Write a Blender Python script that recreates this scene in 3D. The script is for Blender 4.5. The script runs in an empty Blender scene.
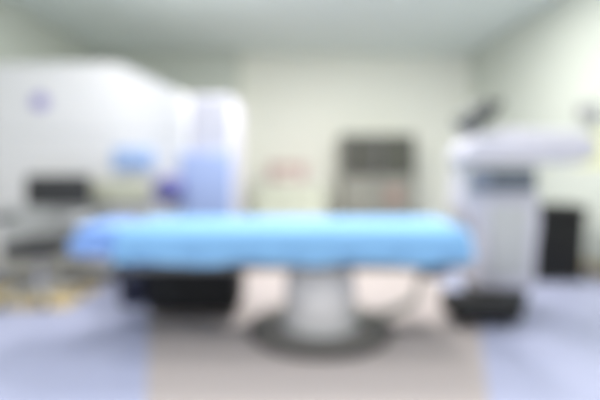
import bpy, bmesh, math, random
from mathutils import Vector, Matrix
random.seed(4)
PI = math.pi
SC = bpy.context.scene
COL = SC.collection

# ------------------------------------------------------------------ camera
F = 430.0                       # focal length in pixels of a 600 px wide frame
cam_d = bpy.data.cameras.new('camera')
cam = bpy.data.objects.new('camera', cam_d); COL.objects.link(cam)
cam.location = (0, 0, 1.0); cam.rotation_euler = (PI/2, 0, 0)
cam_d.sensor_width = 36; cam_d.lens = F/600*36
cam_d.shift_y = -35/600
cam_d.clip_start = 0.02
# the photograph is out of focus throughout: lens wide open, focused on the near foreground
cam_d.dof.use_dof = True
cam_d.dof.focus_distance = 0.30
cam_d.dof.aperture_fstop = 1.35
SC.camera = cam

# ------------------------------------------------------------------ world, exposure, unseen room lights
w = bpy.data.worlds.new('world'); SC.world = w; w.use_nodes = True
w.node_tree.nodes['Background'].inputs[0].default_value = (0.93, 0.96, 1.0, 1)
w.node_tree.nodes['Background'].inputs[1].default_value = 1.1
SC.view_settings.view_transform = 'Standard'; SC.view_settings.look = 'None'
SC.view_settings.gamma = 1; SC.view_settings.use_curve_mapping = False
SC.view_settings.exposure = 0.08
LAMPS = [(-1.4, 1.1, 22), (1.4, 1.1, 22), (-1.2, 2.6, 13), (1.3, 2.6, 10), (0.0, 3.8, 62), (1.3, 3.8, 30)]  # panels outside the view; the back pair is added to brighten the back wall

# ------------------------------------------------------------------ materials
def lin(c):
    return tuple(((v/255)/12.92 if v/255 <= .04045 else ((v/255+.055)/1.055)**2.4) for v in c)
def mat(name, c, rough=.5, metal=0, noise=0, scale=8, bump=0, emit=0, trans=0, coat=0, ecol=None):
    m = bpy.data.materials.new(name); m.use_nodes = True
    nt = m.node_tree; b = nt.nodes['Principled BSDF']
    r, g, bl = lin(c)
    b.inputs['Base Color'].default_value = (r, g, bl, 1)
    b.inputs['Roughness'].default_value = rough; b.inputs['Metallic'].default_value = metal
    b.inputs['Transmission Weight'].default_value = trans
    b.inputs['Coat Weight'].default_value = coat
    if emit:
        b.inputs['Emission Color'].default_value = (*(lin(ecol) if ecol else (r, g, bl)), 1)
        b.inputs['Emission Strength'].default_value = emit
    tc = nt.nodes.new('ShaderNodeTexCoord'); nz = nt.nodes.new('ShaderNodeTexNoise')
    nz.inputs['Scale'].default_value = scale; nz.inputs['Detail'].default_value = 4
    nt.links.new(tc.outputs['Object'], nz.inputs['Vector'])
    if noise:
        mx = nt.nodes.new('ShaderNodeMix'); mx.data_type = 'RGBA'
        mx.inputs['A'].default_value = (r*(1-noise), g*(1-noise), bl*(1-noise), 1)
        mx.inputs['B'].default_value = (min(1, r*(1+noise)), min(1, g*(1+noise)), min(1, bl*(1+noise)), 1)
        nt.links.new(nz.outputs['Fac'], mx.inputs['Factor'])
        nt.links.new(mx.outputs['Result'], b.inputs['Base Color'])
    if bump:
        bp = nt.nodes.new('ShaderNodeBump'); bp.inputs['Strength'].default_value = bump
        bp.inputs['Distance'].default_value = .01
        nt.links.new(nz.outputs['Fac'], bp.inputs['Height'])
        nt.links.new(bp.outputs['Normal'], b.inputs['Normal'])
    return m
M = dict(
    ceiling=mat('ceiling_paint', (234, 243, 239), .85, noise=.03, scale=3),
    back=mat('cream_wall', (250, 250, 239), .7, noise=.015, scale=3),
    side=mat('pale_green_wall', (214, 219, 209), .7, noise=.02, scale=3),
    lilac=mat('lilac_vinyl', (170, 174, 201), .45, noise=.03, scale=14),
    pinkgrey=mat('pink_grey_vinyl', (178, 168, 166), .75, noise=.03, scale=14),
    tan=mat('beige_wood', (205, 184, 138), .5, noise=.08, scale=9),
    trim=mat('beige_trim', (198, 182, 145), .5, noise=.05, scale=9),
    white=mat('white_enamel', (226, 224, 225), .5, noise=.01),
    lilacw=mat('lilac_white_enamel', (204, 202, 213), .5, noise=.01),
    grey=mat('light_grey_plastic', (188, 189, 190), .45, noise=.02),
    midgrey=mat('mid_grey_metal', (134, 134, 130), .45, .2, noise=.03),
    olive=mat('warm_grey_enamel', (150, 149, 140), .5, noise=.03),
    basegrey=mat('grey_floor_plate', (88, 85, 83), .6, noise=.04),
    plate=mat('olive_grey_plate', (112, 108, 104), .6, noise=.04),
    scope=mat('microscope_grey', (98, 100, 98), .5, noise=.04),
    darkgrey=mat('dark_grey_plastic', (72, 74, 72), .5, noise=.05),
    black=mat('black_plastic', (8, 8, 10), .7, noise=.1),
    blackfab=mat('black_upholstery', (56, 56, 57), .8, noise=.15, scale=60, bump=.3),
    rubber=mat('grey_rubber', (70, 70, 72), .8, noise=.05),
    chrome=mat('chrome', (205, 205, 208), .18, 1),
    navy=mat('navy_plastic', (18, 24, 52), .5, noise=.05),
    sheet=mat('sky_blue_drape', (130, 180, 224), .85, noise=.05, scale=10, bump=.4),
    cornflower=mat('cornflower_vinyl', (138, 176, 236), .7, noise=.04, scale=10, bump=.2),
    pad=mat('blue_padding', (96, 150, 205), .6, noise=.04),
    periw=mat('periwinkle_panel', (168, 184, 226), .5, noise=.03),
    skyp=mat('light_blue_panel', (160, 184, 224), .45, noise=.03),
    indigo=mat('indigo_plastic', (96, 94, 152), .4, noise=.05),
    purple=mat('purple_emblem', (140, 128, 190), .5),
    beigep=mat('putty_plastic', (190, 190, 170), .5, noise=.03),
    screen=mat('grey_blue_screen', (84, 92, 104), .15, noise=.05, coat=.5),
    screenui=mat('screen_interface', (112, 120, 138), .2, emit=.12),
    smoked=mat('smoked_glass', (78, 78, 68), .08, noise=.03, coat=.6),
    glassc=mat('lens_glass', (40, 50, 60), .05, coat=1),
    pink=mat('pink_card', (200, 170, 166), .7, noise=.03),
    cream=mat('pale_green_laminate', (226, 230, 212), .5, noise=.02),
    red=mat('red_label', (160, 130, 120), .6),
    yellow=mat('yellow_green_notice', (222, 225, 176), .7),
    paper=mat('notice_paper', (240, 240, 225), .8),
    lamp=mat('lamp_diffuser', (255, 255, 255), .5, emit=3.0),
)

# ------------------------------------------------------------------ geometry helpers
def bx(bm, x0, x1, y0, y1, z0, z1, bev=0, seg=2):
    r = bmesh.ops.create_cube(bm, size=1)
    vs = r['verts']
    for v in vs:
        v.co = Vector((x0+(v.co.x+.5)*(x1-x0), y0+(v.co.y+.5)*(y1-y0), z0+(v.co.z+.5)*(z1-z0)))
    if bev:
        es = list({e for v in vs for e in v.link_edges})
        bmesh.ops.bevel(bm, geom=es, offset=bev, segments=seg, profile=.5, affect='EDGES')
    return bm
def lathe(bm, prof, cx=0, cy=0, n=40, sx=1, sy=1, axis='z', cz=0):
    rings = []
    for r, z in prof:
        ring = []
        for i in range(n):
            a = 2*PI*i/n; u, v = r*math.cos(a), r*math.sin(a)
            co = (cx+u*sx, cy+v*sy, cz+z) if axis == 'z' else ((cx+u*sx, cy+z, cz+v*sy) if axis == 'y' else (cx+z, cy+u*sx, cz+v*sy))
            ring.append(bm.verts.new(co))
        rings.append(ring)
    for a, b in zip(rings, rings[1:]):
        for i in range(n):
            bm.faces.new((a[i], a[(i+1) % n], b[(i+1) % n], b[i]))
    bm.faces.new(rings[0]); bm.faces.new(rings[-1])
    return bm
def tube(bm, pts, r, n=12):
    pts = [Vector(p) for p in pts]; rings = []
    up = Vector((0, 0, 1))
    for i, p in enumerate(pts):
        d = ((pts[min(i+1, len(pts)-1)]-p).normalized() + (p-pts[max(i-1, 0)]).normalized())
        d.normalize()
        u = d.cross(up)
        if u.length < .1: u = d.cross(Vector((0, 1, 0)))
        u.normalize(); v = d.cross(u)
        rr = r[i] if isinstance(r, (list, tuple)) else r
        rings.append([bm.verts.new(p+rr*(math.cos(2*PI*k/n)*u+math.sin(2*PI*k/n)*v)) for k in range(n)])
    for a, b in zip(rings, rings[1:]):
        for i in range(n): bm.faces.new((a[i], a[(i+1) % n], b[(i+1) % n], b[i]))
    bm.faces.new(rings[0]); bm.faces.new(rings[-1])
    return bm
def prism(bm, poly, y0, y1, bev=0):
    """polygon in xz, extruded along y"""
    a = [bm.verts.new((x, y0, z)) for x, z in poly]; b = [bm.verts.new((x, y1, z)) for x, z in poly]
    n = len(poly); fs = [bm.faces.new(a), bm.faces.new(b)]
    for i in range(n): fs.append(bm.faces.new((a[i], a[(i+1) % n], b[(i+1) % n], b[i])))
    if bev:
        es = list({e for f in fs for e in f.edges})
        bmesh.ops.bevel(bm, geom=es, offset=bev, segments=3, profile=.5, affect='EDGES')
    return bm
def rot(bm, ang, axis, pivot, start=0):
    bm.verts.ensure_lookup_table()
    bmesh.ops.rotate(bm, verts=bm.verts[start:], cent=Vector(pivot), matrix=Matrix.Rotation(ang, 3, axis))
    return bm
def B(): return bmesh.new()
def obj(name, bm, m, parent=None, smooth=True):
    """world-space bmesh -> one linked mesh object, local to its parent's location"""
    bmesh.ops.recalc_face_normals(bm, faces=bm.faces[:])
    me = bpy.data.meshes.new(name)
    off = Vector((0, 0, 0))
    p = parent
    while p: off += p.location; p = p.parent
    org = Vector((0, 0, 0))
    if not parent:
        xs = [v.co for v in bm.verts]
        org = Vector(((min(v.x for v in xs)+max(v.x for v in xs))/2, (min(v.y for v in xs)+max(v.y for v in xs))/2, min(v.z for v in xs)))
        bmesh.ops.translate(bm, verts=bm.verts[:], vec=-org)
    else:
        bmesh.ops.translate(bm, verts=bm.verts[:], vec=-off)
    bm.to_mesh(me); bm.free()
    ms = m if isinstance(m, list) else [m]
    for k in ms: me.materials.append(M[k])
    o = bpy.data.objects.new(name, me); COL.objects.link(o)
    o.location = org if not parent else (0, 0, 0)
    if parent: o.parent = parent
    if smooth:
        for f in me.polygons: f.use_smooth = True
        try: me.set_sharp_from_angle(angle=math.radians(35))
        except Exception: pass
    return o
def tag(o, label, cat, group=None):
    o['label'] = label; o['category'] = cat
    if group: o['group'] = group
    return o
def thing(name, label, cat, loc, group=None):
    o = bpy.data.objects.new(name, None); COL.objects.link(o); o.location = loc
    return tag(o, label, cat, group)
def struct(name, bm, m):
    o = obj(name, bm, m, smooth=False); o['kind'] = 'structure'; return o
def copy_tree(o, parent=None):
    c = o.copy(); COL.objects.link(c)
    if parent: c.parent = parent
    for ch in [k for k in COL.objects if k.parent == o]: copy_tree(ch, c)
    return c

# ------------------------------------------------------------------ the setting
XL, XR, YB, YF, ZC = -3.1, 2.7, 6.8, -0.8, 2.75
f = B()                                   # one floor: lilac vinyl, coloured lighter and pinkish over a flaring field around the bed
def quad(bm, pts, mi):
    fc = bm.faces.new([bm.verts.new(p) for p in pts]); fc.material_index = mi
quad(f, [(XL, YF, 0), (-.30, YF, 0), (-.37*1.2, 1.2, 0), (-1.08, 3.1, 0), (-1.2, YB, 0), (XL, YB, 0)], 0)
quad(f, [(-.30, YF, 0), (.38, YF, 0), (.475*1.2, 1.2, 0), (-.37*1.2, 1.2, 0)], 1)
quad(f, [(-.37*1.2, 1.2, 0), (.475*1.2, 1.2, 0), (1.16, 2.8, 0), (1.3, YB, 0), (-1.2, YB, 0), (-1.08, 3.1, 0)], 1)
quad(f, [(.38, YF, 0), (XR, YF, 0), (XR, YB, 0), (1.3, YB, 0), (1.16, 2.8, 0), (.475*1.2, 1.2, 0)], 0)
for v in [bm_f for bm_f in f.faces]:
    if v.normal.z < 0: v.normal_flip()
fo = bpy.data.meshes.new('floor'); f.normal_update()
for fc in f.faces:
    if fc.normal.z < 0: fc.normal_flip()
f.to_mesh(fo); f.free(); fo.materials.append(M['lilac']); fo.materials.append(M['pinkgrey'])
floor = bpy.data.objects.new('floor', fo); COL.objects.link(floor); floor['kind'] = 'structure'
struct('ceiling', bx(B(), XL-.1, XR+.1, YF, YB+.1, ZC, ZC+.1), 'ceiling')
struct('wall_back', bx(B(), XL-.1, XR+.1, YB, YB+.1, 0, ZC), 'back')
struct('wall_left', bx(B(), XL-.1, XL, YF, YB, 0, ZC), 'side')
struct('wall_right', bx(B(), XR, XR+.1, YF, YB, 0, ZC), 'side')
struct('baseboard_right', bx(B(), XR-.02, XR, YF, YB, 0, .11, .004), 'trim')
struct('baseboard_left', bx(B(), XL, XL+.02, YF, YB, 0, .11, .004), 'trim')
struct('baseboard_back', bx(B(), XL+.02, XR-.02, YB-.02, YB, 0, .11, .004), 'trim')
# green partition at the left end of the back wall
struct('trim_1', bx(B(), XL, -.95, 6.55, YB, 0, ZC), 'side')

for i, (x, y, p) in enumerate(LAMPS):
    t = thing('ceiling_light', ['square ceiling light panel over the near left corner of the room',
        'square ceiling light panel over the near right corner of the room',
        'square ceiling light panel above the white laser machine on the left',
        'square ceiling light panel above the laser machine on the right',
        'square ceiling light panel behind the bed, the one nearer the middle of the room',
        'square ceiling light panel behind the bed, the one nearer the right wall'][i], 'ceiling light', (x, y, ZC), 'square ceiling light panels')
    b = B(); s = .32
    for (a, c, d, e) in ((-s, s, -s, -s+.03), (-s, s, s-.03, s), (-s, -s+.03, -s+.03, s-.03), (s-.03, s, -s+.03, s-.03)):
        bx(b, x+a, x+c, y+d, y+e, ZC-.03, ZC)
    obj('frame', b, 'white', t)
    obj('diffuser', bx(B(), x-s+.03, x+s-.03, y-s+.03, y+s-.03, ZC-.018, ZC-.004), 'lamp', t)
    ld = bpy.data.lights.new('lamp', 'AREA'); ld.shape = 'SQUARE'; ld.size = .56; ld.energy = p; ld.color = (1, .985, .95)
    lo = bpy.data.objects.new('lamp', ld); COL.objects.link(lo); lo.parent = t; lo.location = (0, 0, -.035)

# ------------------------------------------------------------------ operating bed
BX, BY = .12, 2.56
bed = thing('operating_bed', 'long padded treatment bed on one white pedestal with a dark round base', 'bed', (BX, BY, 0))
bd = lathe(B(), [(.40, .0), (.43, .012), (.43, .032), (.41, .046), (.385, .05)], BX, BY+.05, 56)
obj('base', bd, 'basegrey', bed)
obj('base_plate', lathe(B(), [(.38, .05), (.375, .056), (.21, .06)], BX, BY+.05, 56), 'plate', bed)
rg = B(); lathe(rg, [(.215, .062), (.232, .07), (.215, .085)], BX, BY, 48)
obj('base_ring', rg, 'grey', bed)
cl = lathe(B(), [(.195, .085), (.205, .1), (.207, .3), (.195, .36), (.17, .395), (.17, .405)], BX, BY, 48)
obj('column', cl, 'white', bed)
b = B(); bx(b, BX-.16, BX+.16, BY-.16, BY+.16, .405, .43, .01)
bx(b, -.95, .93, BY-.22, BY-.17, .425, .46, .008); bx(b, -.95, .93, BY+.17, BY+.22, .425, .46, .008)
for xx in (-.9, -.3, .5, .86): bx(b, xx, xx+.05, BY-.17, BY+.17, .43, .455)
obj('frame', b, 'midgrey', bed)
obj('mattress', bx(B(), -.98, .91, BY-.27, BY+.265, .462, .632, .05, 4), 'pad', bed)
hr = bx(B(), -1.29, -.99, BY-.2, BY+.2, .492, .6, .045, 5)
hd = obj('headrest', hr, 'cornflower', bed)
b = B()
for s in (-.1, .1): tube(b, [(-1.2, BY+s, .475), (-.9, BY+s, .44)], .011)
bx(b, -1.22, -1.1, BY-.13, BY+.13, .47, .492, .004)
obj('headrest_bracket', b, 'chrome', bed)
b = B(); tube(b, [(.3, BY-.02, .06), (.55, BY+.12, .075), (.74, BY+.22, .12), (.79, BY+.24, .3), (.76, BY+.18, .43)], [.035, .03, .028, .024, .02])
obj('swing_arm', b, 'olive', bed)
b = B(); bx(b, .66, .80, BY-.27, BY-.235, .395, .445, .012, 3)
hc = obj('hand_control', b, 'navy', bed)
for i in range(3): obj('button', lathe(B(), [(.01, 0), (.01, .004)], .69+i*.04, BY-.274, 16, axis='y', cz=.42), 'grey', hc)
# drape: a loft along x
def drape(x0, x1, hw, zt, zb):
    bm = B(); n = 90; rings = []
    prof = []
    m = 12
    for k in range(7): prof.append((-1, zb+(zt-.07-zb)*k/6, k/6))
    for k in range(1, m): a = PI - PI/2*k/m; prof.append((None, a, -1))
    for k in range(0, 9): prof.append(('t', -1+2*k/8, 1))
    for k in range(1, m): a = PI/2 - PI/2*k/m; prof.append((None, a, 1))
    for k in range(7): prof.append((1, zb+(zt-.07-zb)*(6-k)/6, (6-k)/6))
    R_ = .07
    for i in range(n+1):
        t = i/n; e = min(t, 1-t)*(x1-x0)
        x = x0+(x1-x0)*t
        q = 1-math.sqrt(max(0, 1-(1-min(1, e/.09))**2))       # rounded ends
        h = hw-.07*q; top = zt-.05*q
        ring = []
        for a, c, s in prof:
            if a is None:
                y = (h-R_)*s+R_*math.cos(c); z = top-R_+R_*math.sin(c)
            elif a == 't':
                y = (h-R_)*c; z = top+.006*math.sin(x*7+c*3)*(1-abs(c))
            else:
                fl = 1-s
                y = a*(h+fl*(.014+.012*math.sin(x*23+a)+.006*math.sin(x*51+2*a)))
                z = c+(1-s)*.012*math.sin(x*11+a*2)-.0
                z = min(z, top-R_)
            ring.append(bm.verts.new((x, BY+y, z)))
        rings.append(ring)
    for p, r in zip(rings, rings[1:]):
        for i in range(len(p)-1): bm.faces.new((p[i], p[i+1], r[i+1], r[i]))
    # end flaps closing the drape
    for ring in (rings[0], rings[-1]):
        k = len(ring)
        for i in range(k//2-1 if k % 2 == 0 else k//2):
            j = k-1-i
            if j-1 > i+1: bm.faces.new((ring[i], ring[i+1], ring[j-1], ring[j]))
            elif j-1 == i+1: bm.faces.new((ring[i], ring[i+1], ring[j]))
    return bm
dr = obj('bed_drape', drape(-1.015, .94, .295, .662, .483), 'sheet')
tag(dr, 'sky blue sheet draped over the long padded bed in the middle', 'bed sheet')
# a flat blue pillow at the left end of the bed
b = bx(B(), -1.25, -1.025, BY-.19, BY+.19, .602, .662, .034, 5)
tag(obj('pillow', b, 'cornflower'), 'flat cornflower blue pillow on the headrest at the left end of the bed', 'pillow')

# ------------------------------------------------------------------ large white laser machine, left
LX0, LX1, LY0, LY1 = -2.62, -.585, 3.62, 4.5
la = thing('laser_machine', 'very large white laser machine with sloping top and small purple emblem, left of the bed', 'medical machine', (-1.5, 4.05, 0))
def zt(py, d=3.62): return 1-(py-165)*d/F
def xt(px, d=3.62): return (px-300)*d/F
poly = [(LX0, .12), (xt(188), .12), (xt(188), zt(97)), (xt(176), zt(90)), (xt(128), zt(67)), (xt(112), zt(62)), (LX0, zt(62))]
obj('housing', prism(B(), poly, LY0, LY1, .035), 'white', la)
obj('side_housing', bx(B(), xt(188)-.001, LX1, LY0+.05, LY1-.05, .12, zt(94), .035, 4), 'lilacw', la)
obj('plinth', bx(B(), LX0+.06, LX1-.05, LY0+.08, LY1-.08, .05, .125, .01), 'midgrey', la)
for cx, cy in ((LX0+.18, LY0+.16), (LX1-.2, LY0+.16), (LX0+.18, LY1-.16), (LX1-.2, LY1-.16)):
    obj('caster', lathe(B(), [(.03, -.02), (.04, -.012), (.04, .012), (.03, .02)], cx, cy, 24, axis='x', cz=.041), 'rubber', la)
em = B(); lathe(em, [(.055, 0), (.065, .004), (.065, .012)], xt(40), LY0-.008, 32, axis='y', cz=zt(102)); obj('emblem', em, 'purple', la)
em = B(); lathe(em, [(.10, 0), (.105, .003), (.105, .006)], xt(40), LY0-.003, 32, axis='y', cz=zt(102), sy=.75); obj('emblem_plate', em, 'lilacw', la)
obj('seam', bx(B(), xt(8), xt(180), LY0-.004, LY0+.004, zt(133), zt(132)), 'grey', la)
obj('lower_panel', bx(B(), xt(2), xt(112), LY0-.015, LY0+.01, zt(276), zt(206), .01), 'grey', la)
b = B()
for i in range(7): bx(b, xt(70), xt(106), LY0-.021, LY0-.014, zt(266-i*6), zt(263.5-i*6))
obj('vent', b, 'midgrey', la)
# treatment arm: putty coloured shelf with blue head and indigo knob
ar = obj('treatment_arm', bx(B(), xt(92), xt(150), LY0-.12, LY0+.02, zt(204), zt(180), .03, 4), 'beigep', la)
sp = B(); bx(sp, xt(116), xt(154), LY0-.09, LY0+.02, zt(170), zt(148), .02, 4); obj('blue_display', sp, 'skyp', la)
kb = B(); lathe(kb, [(.07, 0), (.105, .03), (.115, .06), (.115, .16)], xt(171.5), LY0-.16, 32, axis='y', cz=zt(189)); obj('knob', kb, 'indigo', la)
obj('blue_panel', bx(B(), xt(180), LX1+.012, LY0-.02, LY0+.055, zt(262), zt(152), .015, 3), 'periw', la)
b = B(); tube(b, [(xt(194), LY0-.02, zt(238)), (xt(194), LY0-.06, zt(236)), (xt(232), LY0-.06, zt(236)), (xt(232), LY0-.02, zt(238))], .012)
obj('handle', b, 'grey', la)

# ------------------------------------------------------------------ laser machine on the right
la2 = thing('laser_machine', 'white laser machine with a raised microscope head and dark base, right of the bed', 'medical machine', (1.25, 3.1, 0))
D = 2.85
def X(px, d=D): return (px-300)*d/F
def Z(py, d=D): return 1-(py-165)*d/F
obj('base', bx(B(), .93, 1.37, 2.6, 2.9, .045, .165, .04, 4), 'black', la2)
obj('rear_skirt', bx(B(), 1.2, 1.54, 2.905, 3.18, .045, .168, .01), 'darkgrey', la2)
for cx, cy in ((1.0, 2.68), (1.3, 2.68), (1.26, 3.1), (1.48, 3.1)):
    obj('caster', lathe(B(), [(.03, -.02), (.04, -.012), (.04, .012), (.03, .02)], cx, cy, 24, axis='x', cz=.041), 'rubber', la2)
col = [(X(478), .17), (X(536), .17), (X(540), .62), (X(538), Z(165)), (X(468), Z(165)), (X(466), Z(212)), (X(482), Z(238))]
obj('body', prism(B(), col, 2.85, 3.2, .03), 'lilacw', la2)
obj('front_cover', prism(B(), [(X(488), .26), (X(526), .26), (X(528), Z(205)), (X(488), Z(205))], 2.835, 2.86, .008), 'grey', la2)
sc_ = obj('control_screen', bx(B(), X(463), X(534), 2.80, 2.85, Z(193), Z(166), .012, 3), 'grey', la2)
obj('screen_glass', bx(B(), X(467), X(531), 2.794, 2.802, Z(190), Z(168)), 'screen', sc_)
obj('interface_panel', bx(B(), X(468), X(486), 2.791, 2.795, Z(189), Z(170)), 'screenui', sc_)
hd = [(X(462), Z(163)), (X(575, 3), Z(163)), (X(590, 3), Z(148)), (X(572, 3), Z(131)), (X(505), Z(128)), (X(474), Z(137)), (X(462), Z(150))]
obj('laser_head', prism(B(), hd, 2.84, 3.15, .035), 'lilacw', la2)
nk = B(); lathe(nk, [(.05, 0), (.05, .12)], X(483), 3.02, 28, cz=Z(133)-.02); obj('microscope_neck', nk, 'white', la2)
mc = bx(B(), X(464), X(501), 2.9, 3.12, Z(127), Z(106), .035, 4); rot(mc, -.65, 'Y', (X(480), 3, Z(113)))
mic = obj('microscope', mc, 'scope', la2)
for s in (-1, 1):
    ey = B(); tube(ey, [(X(485)+s*.035, 2.92, Z(113)), (X(487)+s*.035, 2.85, Z(109)), (X(489)+s*.035, 2.77, Z(105))], [.024, .022, .028])
    obj('eyepiece', ey, 'darkgrey', mic)
fk = B(); lathe(fk, [(.026, 0), (.03, .04)], X(468), 3.0, 20, cz=Z(133)); obj('focus_knob', fk, 'grey', mic)
ap = B(); lathe(ap, [(.045, -.04), (.06, 0), (.06, .05)], X(470), 3.0, 28, cz=Z(165)-.02); obj('laser_aperture', ap, 'grey', la2)

# ------------------------------------------------------------------ operator chair at the far left
cx, cy = -1.9, 3.16
ch = thing('office_chair', 'black upholstered operator chair with armrests in front of the large white machine', 'chair', (cx, cy, 0))
obj('seat', bx(B(), cx-.17, cx+.17, cy-.2, cy+.17, .345, .46, .04, 4), 'blackfab', ch)
obj('backrest', bx(B(), cx-.24, cx+.26, cy+.17, cy+.235, .68, .92, .03, 4), 'blackfab', ch)
b = B(); tube(b, [(cx, cy+.05, .35), (cx, cy+.27, .38), (cx, cy+.28, .6), (cx, cy+.245, .8)], .02); obj('back_support', b, 'grey', ch)
b = B(); lathe(b, [(.03, .08), (.03, .2), (.022, .2), (.022, .37)], cx, cy, 24); obj('gas_lift', b, 'chrome', ch)
for s in (-1, 1):
    a = B(); tube(a, [(cx+s*.18, cy, .37), (cx+s*.28, cy, .39), (cx+s*.29, cy, .6)], .014)
    a = obj('armrest', a, 'grey', ch)
    obj('arm_pad', bx(B(), cx+s*.29-.035, cx+s*.29+.035, cy-.14, cy+.14, .59, .63, .015, 3), 'blackfab' if s < 0 else 'grey', a)
for k in range(5):
    a = 2*PI*k/5+.3; ex, ey = cx+.26*math.cos(a), cy+.26*math.sin(a)
    l = B(); tube(l, [(cx, cy, .1), (cx+.14*math.cos(a), cy+.14*math.sin(a), .095), (ex, ey, .075)], [.026, .02, .015]); l = obj('leg', l, 'grey', ch)
    obj('caster', lathe(B(), [(.018, -.02), (.028, -.012), (.028, .012), (.018, .02)], ex, ey, 20, axis='x', cz=.041), 'rubber', l)
b = bx(B(), -2.7, -1.62, 2.98, 3.58, 0, .012, .004)
tag(obj('chair_mat', b, 'tan'), 'beige flat mat lying under the operator chair on the lilac floor', 'floor mat')

# ------------------------------------------------------------------ black low unit and navy bucket behind the bed
px = 2.95
pu = thing('power_unit', 'low black wheeled equipment box on the floor just behind the bed, left of its pedestal', 'equipment box', (-.74, px, 0))
obj('housing', bx(B(), -1.0, -.4, 2.78, 3.12, .045, .36, .03, 4), 'black', pu)
b = B(); tube(b, [(-.9, 2.97, .355), (-.9, 2.97, .4), (-.59, 2.97, .4), (-.59, 2.97, .355)], .011); obj('handle', b, 'darkgrey', pu)
b = B()
for i in range(6): bx(b, -.62, -.47, 2.774, 2.782, .1+i*.022, .108+i*.022)
obj('vent', b, 'black', pu)
obj('front_panel', bx(B(), -.98, -.72, 2.772, 2.782, .09, .28, .004), 'black', pu)
for sx in (-.93, -.47):
    for sy in (2.88, 3.06):
        obj('caster', lathe(B(), [(.02, -.015), (.027, -.01), (.027, .01), (.02, .015)], sx, sy, 20, axis='x', cz=.028), 'rubber', pu)
bk = thing('bucket', 'navy blue bucket on the floor under the left end of the bed', 'bucket', (-1.19, 3.15, 0))
b = lathe(B(), [(.115, 0), (.12, .005), (.15, .3), (.158, .305), (.158, .315), (.145, .315), (.115, .01)], -1.19, 3.15, 32); obj('pail', b, 'navy', bk)
b = B(); tube(b, [(-1.19+.155*math.cos(a), 3.15-.03-.12*math.sin(a), .29-.07*math.sin(a)) for a in [PI*k/12 for k in range(13)]], .004, 8); obj('handle', b, 'chrome', bk)

# ------------------------------------------------------------------ black bin on the right
bn = thing('waste_bin', 'tall black pedal bin on the floor right of the right-hand machine', 'bin', (2.2, 3.8, 0))
obj('bin_body', prism(B(), [(2.0, .02), (2.42, .02), (2.45, .56), (1.95, .56)], 3.66, 3.98, .03), 'black', bn)
obj('lid', bx(B(), 1.94, 2.46, 3.65, 3.99, .56, .65, .028, 4), 'black', bn)
obj('base_rim', bx(B(), 1.99, 2.43, 3.655, 3.985, 0, .03, .008), 'darkgrey', bn)
obj('pedal', bx(B(), 2.16, 2.26, 3.6, 3.67, .02, .035, .004), 'chrome', bn)

# ------------------------------------------------------------------ back of the room
d = 6.2
x0, x1 = X(341, d), X(416, d); zt_ = Z(134, d)
cb = thing('cabinet', 'warm grey instrument cabinet with two dark glass doors against the cream back wall', 'cabinet', ((x0+x1)/2, 6.5, 0))
b = B(); bx(b, x0, x1, 6.2, 6.76, .08, zt_, .012); obj('carcass', b, 'olive', cb)
obj('plinth', bx(B(), x0+.03, x1-.03, 6.24, 6.74, 0, .082), 'darkgrey', cb)
xm = (x0+x1)/2; zm = Z(176, d)
for a, c, s in ((x0+.03, xm-.012, 1), (xm+.012, x1-.03, -1)):
    dd = B(); w_ = .035
    bx(dd, a, a+w_, 6.175, 6.2, zm, zt_-.03, .003); bx(dd, c-w_, c, 6.175, 6.2, zm, zt_-.03, .003)
    bx(dd, a+w_, c-w_, 6.175, 6.2, zm, zm+w_, .003); bx(dd, a+w_, c-w_, 6.175, 6.2, zt_-.03-w_, zt_-.03, .003)
    dd = obj('glass_door', dd, 'darkgrey', cb)
    obj('pane', bx(B(), a+w_, c-w_, 6.18, 6.19, zm+w_, zt_-.03-w_), 'smoked', dd)
    hx = c-.018 if s > 0 else a+.018
    h = B(); tube(h, [(hx, 6.175, zm+.14), (hx, 6.15, zm+.15), (hx, 6.15, zm+.27), (hx, 6.175, zm+.28)], .007, 8); obj('handle', h, 'chrome', dd)
    ld_ = obj('lower_door', bx(B(), a, c, 6.178, 6.199, .1, zm-.02, .005), 'olive', cb)
    h = B(); tube(h, [(hx, 6.178, .62), (hx, 6.15, .63), (hx, 6.15, .75), (hx, 6.178, .76)], .007, 8); obj('handle', h, 'chrome', ld_)
    if s < 0: obj('red_label', bx(B(), X(386, d), X(402, d), 6.172, 6.178, Z(203, d), Z(188, d)), 'red', ld_)

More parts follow.
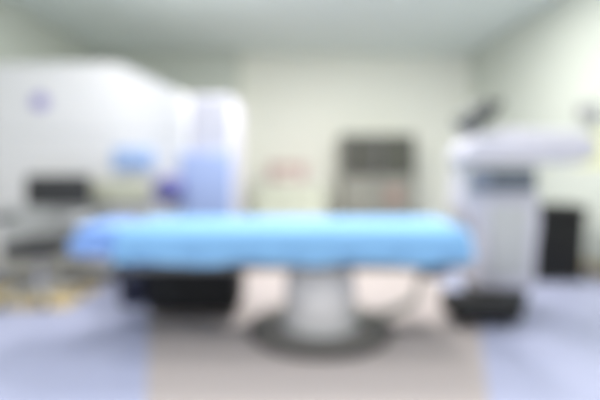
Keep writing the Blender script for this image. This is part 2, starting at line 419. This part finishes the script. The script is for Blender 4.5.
d2 = 6.2
sb = thing('side_cabinet', 'low pale green and white cabinet against the back wall, left of the grey cabinet', 'cabinet', (X(290, d2), 6.45, 0))
a0, a1 = X(254, d2), X(326, d2); tz = Z(181, d2)
obj('carcass', bx(B(), a0, a1, 6.22, 6.76, .08, tz-.03, .008), 'cream', sb)
obj('plinth', bx(B(), a0+.02, a1-.02, 6.26, 6.74, 0, .082), 'midgrey', sb)
obj('worktop', bx(B(), a0-.02, a1+.02, 6.2, 6.77, tz-.03, tz, .006), 'white', sb)
wd = (a1-a0-.04)/3
for k in range(3):
    q0 = a0+.01+k*(wd+.01)
    dw = obj('drawer', bx(B(), q0, q0+wd, 6.2, 6.219, tz-.2, tz-.045, .004), 'cream', sb)
    h = B(); tube(h, [(q0+wd/2-.05, 6.2, tz-.12), (q0+wd/2-.05, 6.18, tz-.12), (q0+wd/2+.05, 6.18, tz-.12), (q0+wd/2+.05, 6.2, tz-.12)], .006, 8); obj('handle', h, 'chrome', dw)
    dw = obj('door', bx(B(), q0, q0+wd, 6.2, 6.219, .1, tz-.215, .004), 'cream', sb)
    h = B(); lathe(h, [(.012, 0), (.012, .02)], q0+wd-.03, 6.18, 14, axis='y', cz=tz-.28); obj('knob', h, 'chrome', dw)
bo = thing('storage_box', 'pale pink storage box standing on the low pale green cabinet', 'box', (X(288, 6.4), 6.45, tz))
obj('box_body', bx(B(), X(269, 6.35), X(306, 6.35), 6.35, 6.6, tz, tz+.17, .012), 'pink', bo)
obj('lid', bx(B(), X(268, 6.35), X(307, 6.35), 6.34, 6.61, tz+.17, tz+.25, .015), 'pink', bo)
obj('paper_label', bx(B(), X(280, 6.35), X(296, 6.35), 6.346, 6.352, tz+.05, tz+.13), 'paper', bo)

# right edge of the frame: small dark loudspeaker and a yellowish notice on the right wall
y = 3.93
sk = thing('wall_speaker', 'small grey loudspeaker on the pale green right wall, above the yellow notice', 'loudspeaker', (XR, y, Z(112, y)))
obj('speaker_box', bx(B(), XR-.13, XR-.02, y-.09, y+.09, Z(121, y), Z(102, y), .015, 3), 'grey', sk)
obj('bracket', bx(B(), XR-.03, XR, y-.03, y+.03, Z(115, y), Z(108, y)), 'midgrey', sk)
g = B(); lathe(g, [(.05, -.006), (.06, 0)], XR-.13, y, 28, axis='x', cz=Z(112, y)); obj('speaker_grille', g, 'midgrey', sk)
nt_ = thing('notice', 'yellow-green paper notice on the right wall below the small loudspeaker', 'notice', (XR, y, Z(150, y)))
obj('sheet', bx(B(), XR-.006, XR, y-.16, y+.3, Z(166, y), Z(134, y)), 'yellow', nt_)
obj('border', bx(B(), XR-.003, XR, y-.175, y+.315, Z(168, y), Z(132, y)), 'paper', nt_)
